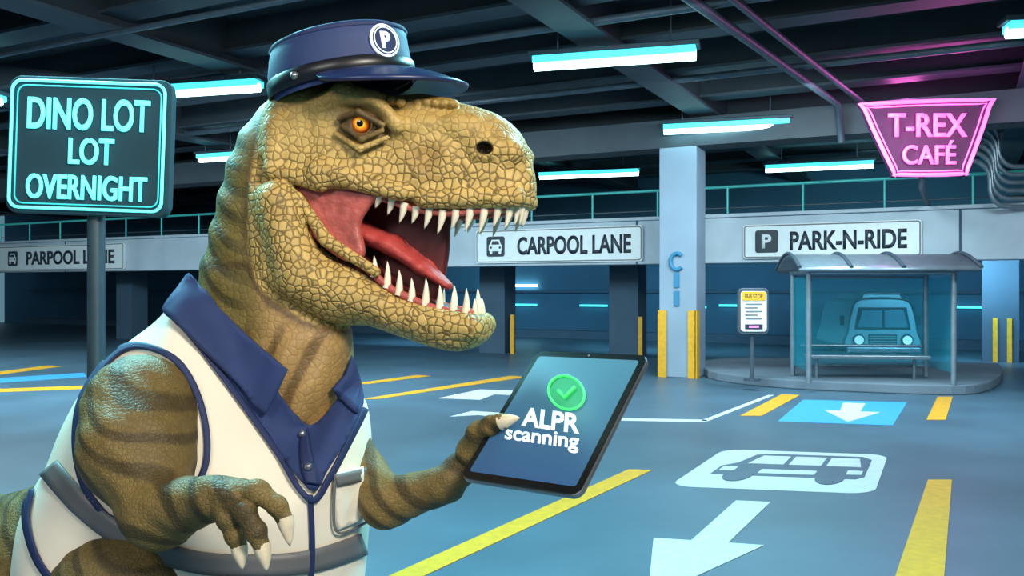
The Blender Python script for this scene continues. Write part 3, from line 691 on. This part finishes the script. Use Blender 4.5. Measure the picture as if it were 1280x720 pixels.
nt.links.new(cr.outputs[0],b.inputs['Emission Color']); b.inputs['Emission Strength'].default_value=0.2
for side in(1,-1):
    bm=bmesh.new(); bmesh.ops.create_uvsphere(bm,u_segments=32,v_segments=24,radius=1); me=bpy.data.meshes.new('eyeball'); bm.to_mesh(me); bm.free()
    u_,v_=hq(452,155,.176); ob=addobj('eyeball',me,em,dino,True); ob.location=Vector(toW(np.array([u_,v_,side*.168]))); ob.scale=(.046,)*3
    dr=Vector(HW)*side+Vector(HU)*0.22+(Vector((0,0,-0.1))); ob.rotation_euler=dr.to_track_quat('Z','Y').to_euler()

# ------------------------------------------------ torso (vest volume)
tors=[(240,356),(207,392),(162,428),(120,470),(94,520),(74,570),(52,612),(38,660),(32,740),(60,830),(200,860),(400,850),(444,770),(455,690),(460,600),(460,545),(456,508),(444,490),(422,500),(385,532),(335,470),(288,400)]
SCt=3.4/F
tx=lambda x:(x-640)*SCt; tz=lambda y:H-(y-360)*SCt
h=0.011
axT,GT=grid((tx(0),tz(880),-0.56),(tx(495),tz(320),0.56),h)
U2,V2=np.meshgrid(axT[0],axT[1],indexing='ij')
P=[(tx(x),tz(y)) for x,y in crom(tors,5,True)]
sdT=blur(poly_sd(U2,V2,P),8); PYt=360-(V2-H)/SCt
fT=pillow(sdT,np.interp(PYt,[340,450,600,850],[.30,.36,.42,.42]),axT[2],0.36,0.02)
fT=fT+0.004*np.sin(GT[0]*14+GT[1]*6)*np.sin(GT[1]*9+GT[2]*7)
vs,fs=nets(fT,axT,h)
Tw=np.stack([vs[:,0],3.42-vs[:,2],vs[:,1]],1)
vesto=empty('safety_vest')
npmesh('vest_body',Tw,fs,'vest',vesto)
allv=[Vector(v) for v in Tw]+headv; off=len(Tw)
bvhT=BVHTree.FromPolygons(allv,[tuple(int(i) for i in f) for f in fs]+[tuple(int(i)+off for i in f) for f in headf])
bvhO=BVHTree.FromPolygons([Vector(v) for v in Tw],[tuple(int(i) for i in f) for f in fs])
cam0=Vector((0,0,H))
def hit(x,y,bv,offs):
    d=(V(x,y,3.0)-cam0).normalized(); r=bv.ray_cast(cam0,d)
    if r[0] is None:
        q4=V(x,y,3.4); r=bv.find_nearest(q4)
    n=r[1]
    if n.dot(d)>0: n=-n
    return r[0]+n*offs
def patch(name,poly,m,parent,bv=None,offs=0.006,th=0.01,step=7,smooth_n=4,closed_cr=True,sm=2):
    bv=bv or bvhO
    pl=crom(poly,smooth_n,True) if closed_cr else sum([[np.array(poly[i])*(1-t_/6)+np.array(poly[(i+1)%len(poly)])*t_/6 for t_ in range(6)] for i in range(len(poly))],[])
    pts=[Vector((float(p[0]),float(p[1]))) for p in pl]; nb=len(pts)
    xs=[p.x for p in pts]; ys=[p.y for p in pts]
    def inside(x,y):
        c_=False
        for i in range(nb):
            a,b_=pts[i],pts[(i+1)%nb]
            if (a.y>y)!=(b_.y>y) and x<(b_.x-a.x)*(y-a.y)/(b_.y-a.y)+a.x: c_=not c_
        return c_
    y=min(ys)+step/2
    inn=[]
    while y<max(ys):
        x=min(xs)+step/2
        while x<max(xs):
            if inside(x,y) and min((p-Vector((x,y))).length for p in pts)>step*0.4: inn.append(Vector((x,y)))
            x+=step
        y+=step
    res=geometry.delaunay_2d_cdt(pts+inn,[],[list(range(nb))],1,1e-4)
    v3=[hit(p.x,p.y,bv,0.0) for p in res[0]]
    nb_=[set() for _ in v3]
    for f_ in res[2]:
        for i in range(len(f_)): nb_[f_[i]].add(f_[(i+1)%len(f_)]); nb_[f_[(i+1)%len(f_)]].add(f_[i])
    dirs=[(V(p.x,p.y,3.0)-cam0).normalized() for p in res[0]]; dep_=[(v-cam0).length for v in v3]; d0=list(dep_)
    for _ in range(sm*4):
        nd=[min(d0[i]+0.003,0.4*dep_[i]+0.6*sum(dep_[j] for j in nb_[i])/max(1,len(nb_[i]))) if nb_[i] else dep_[i] for i in range(len(dep_))]
        dep_=nd
    v3=[cam0+dirs[i]*(dep_[i]-offs) for i in range(len(v3))]
    ob=pydata(name,v3,res[2],m,parent,True)
    bm=bmesh.new(); bm.from_mesh(ob.data)
    bm.normal_update()
    tot=sum((f.normal.dot(f.calc_center_median()-cam0) for f in bm.faces))
    if tot>0: bmesh.ops.reverse_faces(bm,faces=bm.faces[:])
    bm.to_mesh(ob.data); bm.free()
    md=ob.modifiers.new('s','SOLIDIFY'); md.thickness=th; md.offset=1
    return ob
def ribbon(name,line,wpx,m,parent,bv=None,offs=0.008,th=0.006,closed=False,nj=3,n=8):
    bv=bv or bvhO; L=crom(line,n,closed); k_=len(L); v3=[];f3=[]
    for i in range(k_):
        a=L[(i-1)%k_] if (closed or i>0) else L[i]; b_=L[(i+1)%k_] if (closed or i<k_-1) else L[i]
        t_=b_-a; t_=t_/(np.linalg.norm(t_)+1e-9); nn_=np.array([t_[1],-t_[0]])
        for j in range(nj+1):
            q5=L[i]+nn_*wpx*(j/nj-0.5); v3.append(hit(q5[0],q5[1],bv,offs))
    for i in range(k_ if closed else k_-1):
        for j in range(nj):
            i2=(i+1)%k_; f3.append((i*(nj+1)+j,i*(nj+1)+j+1,i2*(nj+1)+j+1,i2*(nj+1)+j))
    ob=pydata(name,v3,f3,m,parent,True)
    bm=bmesh.new(); bm.from_mesh(ob.data); bm.normal_update()
    if sum((f.normal.dot(f.calc_center_median()-cam0) for f in bm.faces))>0: bmesh.ops.reverse_faces(bm,faces=bm.faces[:])
    bm.to_mesh(ob.data); bm.free()
    md=ob.modifiers.new('s','SOLIDIFY'); md.thickness=th; md.offset=1
    return ob
shirt=empty('collared_shirt')
patch('shirt_front',[(240,350),(222,388),(262,440),(320,522),(386,612),(410,586),(432,550),(453,506),(450,472),(440,448),(427,492),(388,532),(340,480),(290,415)],'navy',shirt,bvhT,0.016,0.01)
patch('collar_flap_left',[(238,344),(204,388),(235,420),(285,470),(332,517),(345,495),(360,462),(322,430),(280,392)],'navy',shirt,bvhT,0.04,0.02,closed_cr=False)
patch('collar_flap_right',[(439,444),(430,468),(414,486),(426,502),(444,518),(450,480)],'navy',shirt,bvhT,0.04,0.02,closed_cr=False)
ribbon('placket',[(384,540),(386,570),(388,606)],14,'trim',shirt,bvhT,0.03,0.006)
for x,y in((382,553),(388,590)): ball('button',hit(x,y,bvhT,0.040),0.014,'brass',shirt)
ribbon('neck_trim',[(212,392),(250,438),(300,505),(350,575),(386,624),(410,594),(432,552),(452,512)],7,'trim',vesto,offs=0.014)
ribbon('front_closure',[(386,618),(388,660),(388,700),(384,760)],6,'trim',vesto)
ribbon('armhole_trim',[(150,441),(190,436),(226,458),(250,505),(259,560),(250,600),(215,640),(150,650),(118,625),(102,590),(98,540),(110,490)],8,'trim',vesto,closed=True)
ribbon('reflective_band',[(64,585),(105,632),(160,672),(240,700),(320,706),(390,700),(452,680)],28,'refl',vesto,n=10)
ribbon('hem_trim',[(42,612),(36,650),(50,700),(80,740)],9,'trim',vesto)
patch('pocket',[(415,592),(453,583),(452,650),(420,662)],'vest',vesto,None,0.012,0.012,closed_cr=False)
ribbon('pocket_outline',[(414,592),(415,662),(452,652)],2.5,'refl',vesto,offs=0.018)
ribbon('pocket_flap',[(414,600),(454,591)],15,'refl',vesto,offs=0.024)

# ------------------------------------------------ arms, tail, legs
def limb(name,chain,hh,k_=0.03,pad=0.06):
    P_=[c_[0] for c_ in chain]+[c_[2] for c_ in chain]; R_=max([c_[1] for c_ in chain]+[c_[3] for c_ in chain])+pad
    lo=[min(p[i] for p in P_)-R_ for i in range(3)]; hi=[max(p[i] for p in P_)+R_ for i in range(3)]
    a2,g2=grid(lo,hi,hh); f=None
    for a,ra,b_,rb in chain:
        c_=cap(g2,a,b_,ra,rb); f=c_ if f is None else smin(f,c_,k_)
    f=f+0.003*np.sin(g2[0]*45+g2[2]*60)*np.sin(g2[1]*40)
    v,q2=nets(f,a2,hh); n2=len(v)
    base=np.repeat(L3((112,94,50)),n2,0)
    base=mixc(base,L3((142,118,66)),ss(np.sin(v[:,0]*9+v[:,2]*7),-0.5,1)*0.5)
    s1=np.sin((v[:,0]*0.9+v[:,2]*1.3)*38+2.2*np.sin(v[:,0]*13)+1.5*np.sin(v[:,2]*17)); base=mixc(base,L3((52,44,24)),ss(s1,0.15,0.7)*0.7)
    return npmesh(name,v,q2,mb,dino,np.concatenate([base,np.full((n2,1),0.7)],1))
def R(px_,d): return px_*d/F
ch=[(V(178,515,3.12),R(72,3.12),V(172,560,3.0),R(70,3.0)),(V(172,560,3.0),R(64,3.0),V(200,636,2.86),R(46,2.86)),(V(200,640,2.86),R(46,2.86),V(268,622,2.70),R(25,2.7)),
    (V(268,622,2.70),R(25,2.7),V(300,622,2.65),R(24,2.65))]
limb('near_arm',ch,0.0075,0.04)
cl=Acc()
def fing(pts,rs,d):
    ch=[]
    for i in range(len(pts)-1): ch.append((V(*pts[i]),R(rs[i],d),V(*pts[i+1]),R(rs[i+1],d)))
    for i in range(1,len(pts)-1): ch.append((V(*pts[i]),R(rs[i]*1.18,d),V(*pts[i])+Vector((0.001,0,0)),R(rs[i]*1.18,d)))
    return ch
dH=2.62
hand=fing([(285,618,2.66),(322,616,2.62),(346,632,2.60),(356,650,2.60)],[20,14,11,10],dH)+fing([(282,624,2.66),(306,640,2.60),(320,664,2.58),(328,684,2.58)],[20,13,11.5,10],dH)+fing([(276,626,2.66),(286,648,2.62),(294,670,2.62),(299,686,2.62)],[18,13,11,9.5],dH)
limb('near_hand',hand,0.0042,0.008,pad=0.02)
def clw(a,b_,r,bend):
    a=V(*a); b_=V(*b_); cl.cone(a,b_-a,(b_-a).length,r,Vector(bend),seg=12)
clw((356,648,2.60),(366,682,2.58),R(11,dH),(-0.008,0,-0.004)); clw((327,682,2.58),(338,714,2.56),R(11,dH),(-0.01,0,-0.003)); clw((299,684,2.62),(305,713,2.60),R(10.5,dH),(-0.004,0,0))
ch=[(V(430,540,3.46),R(26,3.42),V(456,590,3.38),R(26,3.36)),(V(456,590,3.38),R(26,3.36),V(483,628,3.26),R(31,3.26)),(V(483,628,3.26),R(31,3.26),V(556,606,3.18),R(22,3.2)),(V(556,606,3.18),R(22,3.2),V(592,572,3.18),R(21,3.2))]
limb('far_arm',ch,0.0065,0.03)
hand=fing([(590,566,3.16),(600,542,3.12),(614,532,3.06),(628,527,3.02)],[22,15,11,10],3.1)+fing([(596,566,3.20),(622,556,3.28),(650,552,3.30),(672,556,3.28)],[18,12,11,9],3.2)+fing([(592,578,3.20),(615,580,3.24),(640,582,3.24),(660,586,3.20)],[18,12,11,9],3.2)+fing([(594,556,3.2),(618,538,3.28),(644,528,3.33),(662,530,3.32)],[16,12,10,9],3.2)
limb('far_hand',hand,0.0045,0.010,pad=0.02)
clw((625,528,3.02),(650,519,2.99),R(10,3.03),(0.0,0,-0.008))
cl.make('claws','clawm',dino)
z=lambda x,y,zz: Vector((x,y,zz))
ch=[(z(-1.35,3.45,.45),.36,z(-1.75,3.55,.45),.38),(z(-1.75,3.55,.45),.38,z(-2.3,3.8,.40),.28),(z(-2.3,3.8,.40),.28,z(-3.0,4.2,.34),.18),(z(-3.0,4.2,.34),.18,z(-3.8,4.7,.25),.05)]
for yy in(3.12,3.75):
    ch+=[(z(-1.35,yy,.5),.28,z(-1.15,yy-.05,.3),.19),(z(-1.15,yy-.05,.3),.17,z(-1.38,yy,.15),.10),(z(-1.38,yy,.15),.10,z(-1.2,yy,.07),.075)]
    for a_ in(-.16,0,.16): ch.append((z(-1.2,yy,.065),.06,z(-.95,yy+a_,.045),.042))
limb('tail_and_legs',ch,0.014,0.06)

# ============================================================ CAP
cp=empty('parking_attendant_cap'); cD=3.32
tl=math.radians(10.5); cx_=Vector((math.cos(tl),0,math.sin(tl))); cz_=Vector((-math.sin(tl),0,math.cos(tl))); cy_=Vector((0,1,0))
oC=V(430,113,cD); kc=cD/F
def loft(name,rings,m,parent,seg=64,capt=True):
    vs=[];fs=[]
    for (hh,r,dx) in rings:
        for j in range(seg):
            a=2*math.pi*j/seg; vs.append(oC+cz_*(hh*kc)+cx_*((r*math.cos(a)+dx)*kc)+cy_*(r*0.84*math.sin(a)*kc))
    for i in range(len(rings)-1):
        for j in range(seg): fs.append((i*seg+j,i*seg+(j+1)%seg,(i+1)*seg+(j+1)%seg,(i+1)*seg+j))
    if capt: fs.append(tuple((len(rings)-1)*seg+j for j in range(seg)))
    return pydata(name,vs,fs,m,parent,True)
loft('crown',[(-6,86,0),(10,90,0),(18,90,0),(30,89,0),(45,87,2),(56,85,4),(62,82,5),(65,76,6),(64,60,6),(62,30,6),(62,5,6)],'capm',cp)
loft('band',[(0,91.5,0),(0.2,93,0),(19,92.5,0),(20,91,0),(20,89,0)],'band',cp,capt=False)
loft('piping',[(56,85.9,4),(58.5,87,4.2),(61,85,4.6)],'trim',cp,capt=False)
vs=[];fs=[];NA=32;NB=8; ac=-26
for i in range(NA+1):
    a=math.radians(ac-76+152*i/NA); s_=max(0,math.cos((i/NA-0.5)*math.pi))**0.6
    for j in range(NB+1):
        q6=j/NB; r=88+70*s_*q6; 
        vs.append(oC+cz_*((5-(34*s_)*q6**1.3)*kc)+cx_*(r*math.cos(a)*kc)+cy_*(r*0.84*math.sin(a)*kc))
for i in range(NA):
    for j in range(NB): fs.append((i*(NB+1)+j,i*(NB+1)+j+1,(i+1)*(NB+1)+j+1,(i+1)*(NB+1)+j))
vz=pydata('visor',vs,fs,'visor',cp,True); md=vz.modifiers.new('s','SOLIDIFY'); md.thickness=0.014; md.offset=0
ba=math.radians(-44); bn=(cx_*math.cos(ba)*0.84+cy_*math.sin(ba)).normalized(); bxx=cz_.cross(bn)
bo=oC+cz_*(36*kc)+cx_*((88*math.cos(ba)+1)*kc)+cy_*(88*0.84*math.sin(ba)*kc)+bn*0.004
prism('badge_rim',disc(bo,bxx,cz_,20*kc,20*kc,40),bn,0.008,'lettw',cp); prism('badge_disc',disc(bo+bn*.008,bxx,cz_,17.5*kc,17.5*kc,40),bn,0.003,'trim',cp)
p=disc(bo+bn*.011,bxx,cz_,15.5*kc,15.5*kc,40); tube('badge_ring',p+[p[0]],0.0022,'lettw',cp)
text('badge_letter','P',bo+bn*.011,bxx,cz_,13*kc,20*kc,'lettw',cp,0.004,bold=0.04)
ra=math.radians(-118); rb=oC+cz_*(10*kc)+cx_*(93*math.cos(ra)*kc)+cy_*(93*0.84*math.sin(ra)*kc)
ball('strap_button',rb,5*kc,'brass',cp)

# ============================================================ TABLET
tb=empty('tablet_computer'); dT=3.0; kT=dT/F
c=V(695,520,dT)
a=Vector((141,-105,2)).normalized(); bdn=Vector((-102,-137,-148)); bdn=(bdn-a*bdn.dot(a)).normalized()
up=-bdn; n=a.cross(up).normalized()
if n.y>0: n=-n
Wt=174*kT; Ht=224*kT
prism('shell',rrect(c,a,up,Wt,Ht,0.035),-n,0.022,'taba',tb,0.006)
prism('bezel',rrect(c,a,up,Wt*0.985,Ht*0.99,0.033),n,0.004,'tabk',tb)
prism('screen',rrect(c+n*.004,a,up,Wt*0.89,Ht*0.90,0.012),n,0.001,'screen',tb)
f0=c+n*.005
prism('camera_dot',disc(c+n*.004+up*Ht*0.474,a,up,0.004,0.004,12),n,0.001,'refl',tb)
# artwork plane coordinates: slanted lettering printed on the display (p -> metres in the screen plane)
def onscreen(x,y):
    d=V(x,y,1)-cam0; t_=(f0-cam0).dot(n)/d.dot(n); return cam0+d*t_
def fr_(x,y,wp,hp_,slope=0.13,lean=0.10):
    o_=onscreen(x,y); r_=onscreen(x+wp/2,y+slope*wp/2)-onscreen(x-wp/2,y-slope*wp/2)
    v_=onscreen(x+lean*hp_/2,y-hp_/2)-onscreen(x-lean*hp_/2,y+hp_/2)
    return o_,r_.normalized(),v_.normalized(),r_.length,v_.length
cc,hx,hy,lw,lh=fr_(708,491,45,42,0.1,-0.05)
prism('check_disc',disc(cc,hx,hy,lw/2,lh/2,40),n,0.001,'dgreen',tb)
p=disc(cc+n*.003,hx,hy,lw/2,lh/2,40); tube('check_ring',p+[p[0]],0.0042,'green',tb)
tube('check_mark',[cc+n*.004-hx*lw*.22+hy*lh*.02,cc+n*.004-hx*lw*.05-hy*lh*.17,cc+n*.004+hx*lw*.25+hy*lh*.18],0.006,'green',tb)
o_,hx,hy,lw,lh=fr_(688,525,72,24); text('label','ALPR',o_,hx,hy,lw,lh,'lettw',tb,0.001,bold=0.03)
o_,hx,hy,lw,lh=fr_(676,549,92,23); text('label','scanning',o_,hx,hy,lw,lh,'lettw',tb,0.001,bold=0.02)
l=bpy.data.lights.new('screen_glow','POINT'); l.energy=0.35; l.color=(0.3,1,0.5); l.shadow_soft_size=0.06
lo=bpy.data.objects.new('screen_glow',l); C.objects.link(lo); lo.location=cc+n*0.12

# ============================================================ CAMERA
cd=bpy.data.cameras.new('Camera'); cd.lens=F/1280*36; cd.sensor_width=36; cam=bpy.data.objects.new('Camera',cd); C.objects.link(cam)
cam.location=(0,0,H); cam.rotation_euler=(math.pi/2,0,0); bpy.context.scene.camera=cam
bpy.context.scene.view_settings.view_transform='Standard'
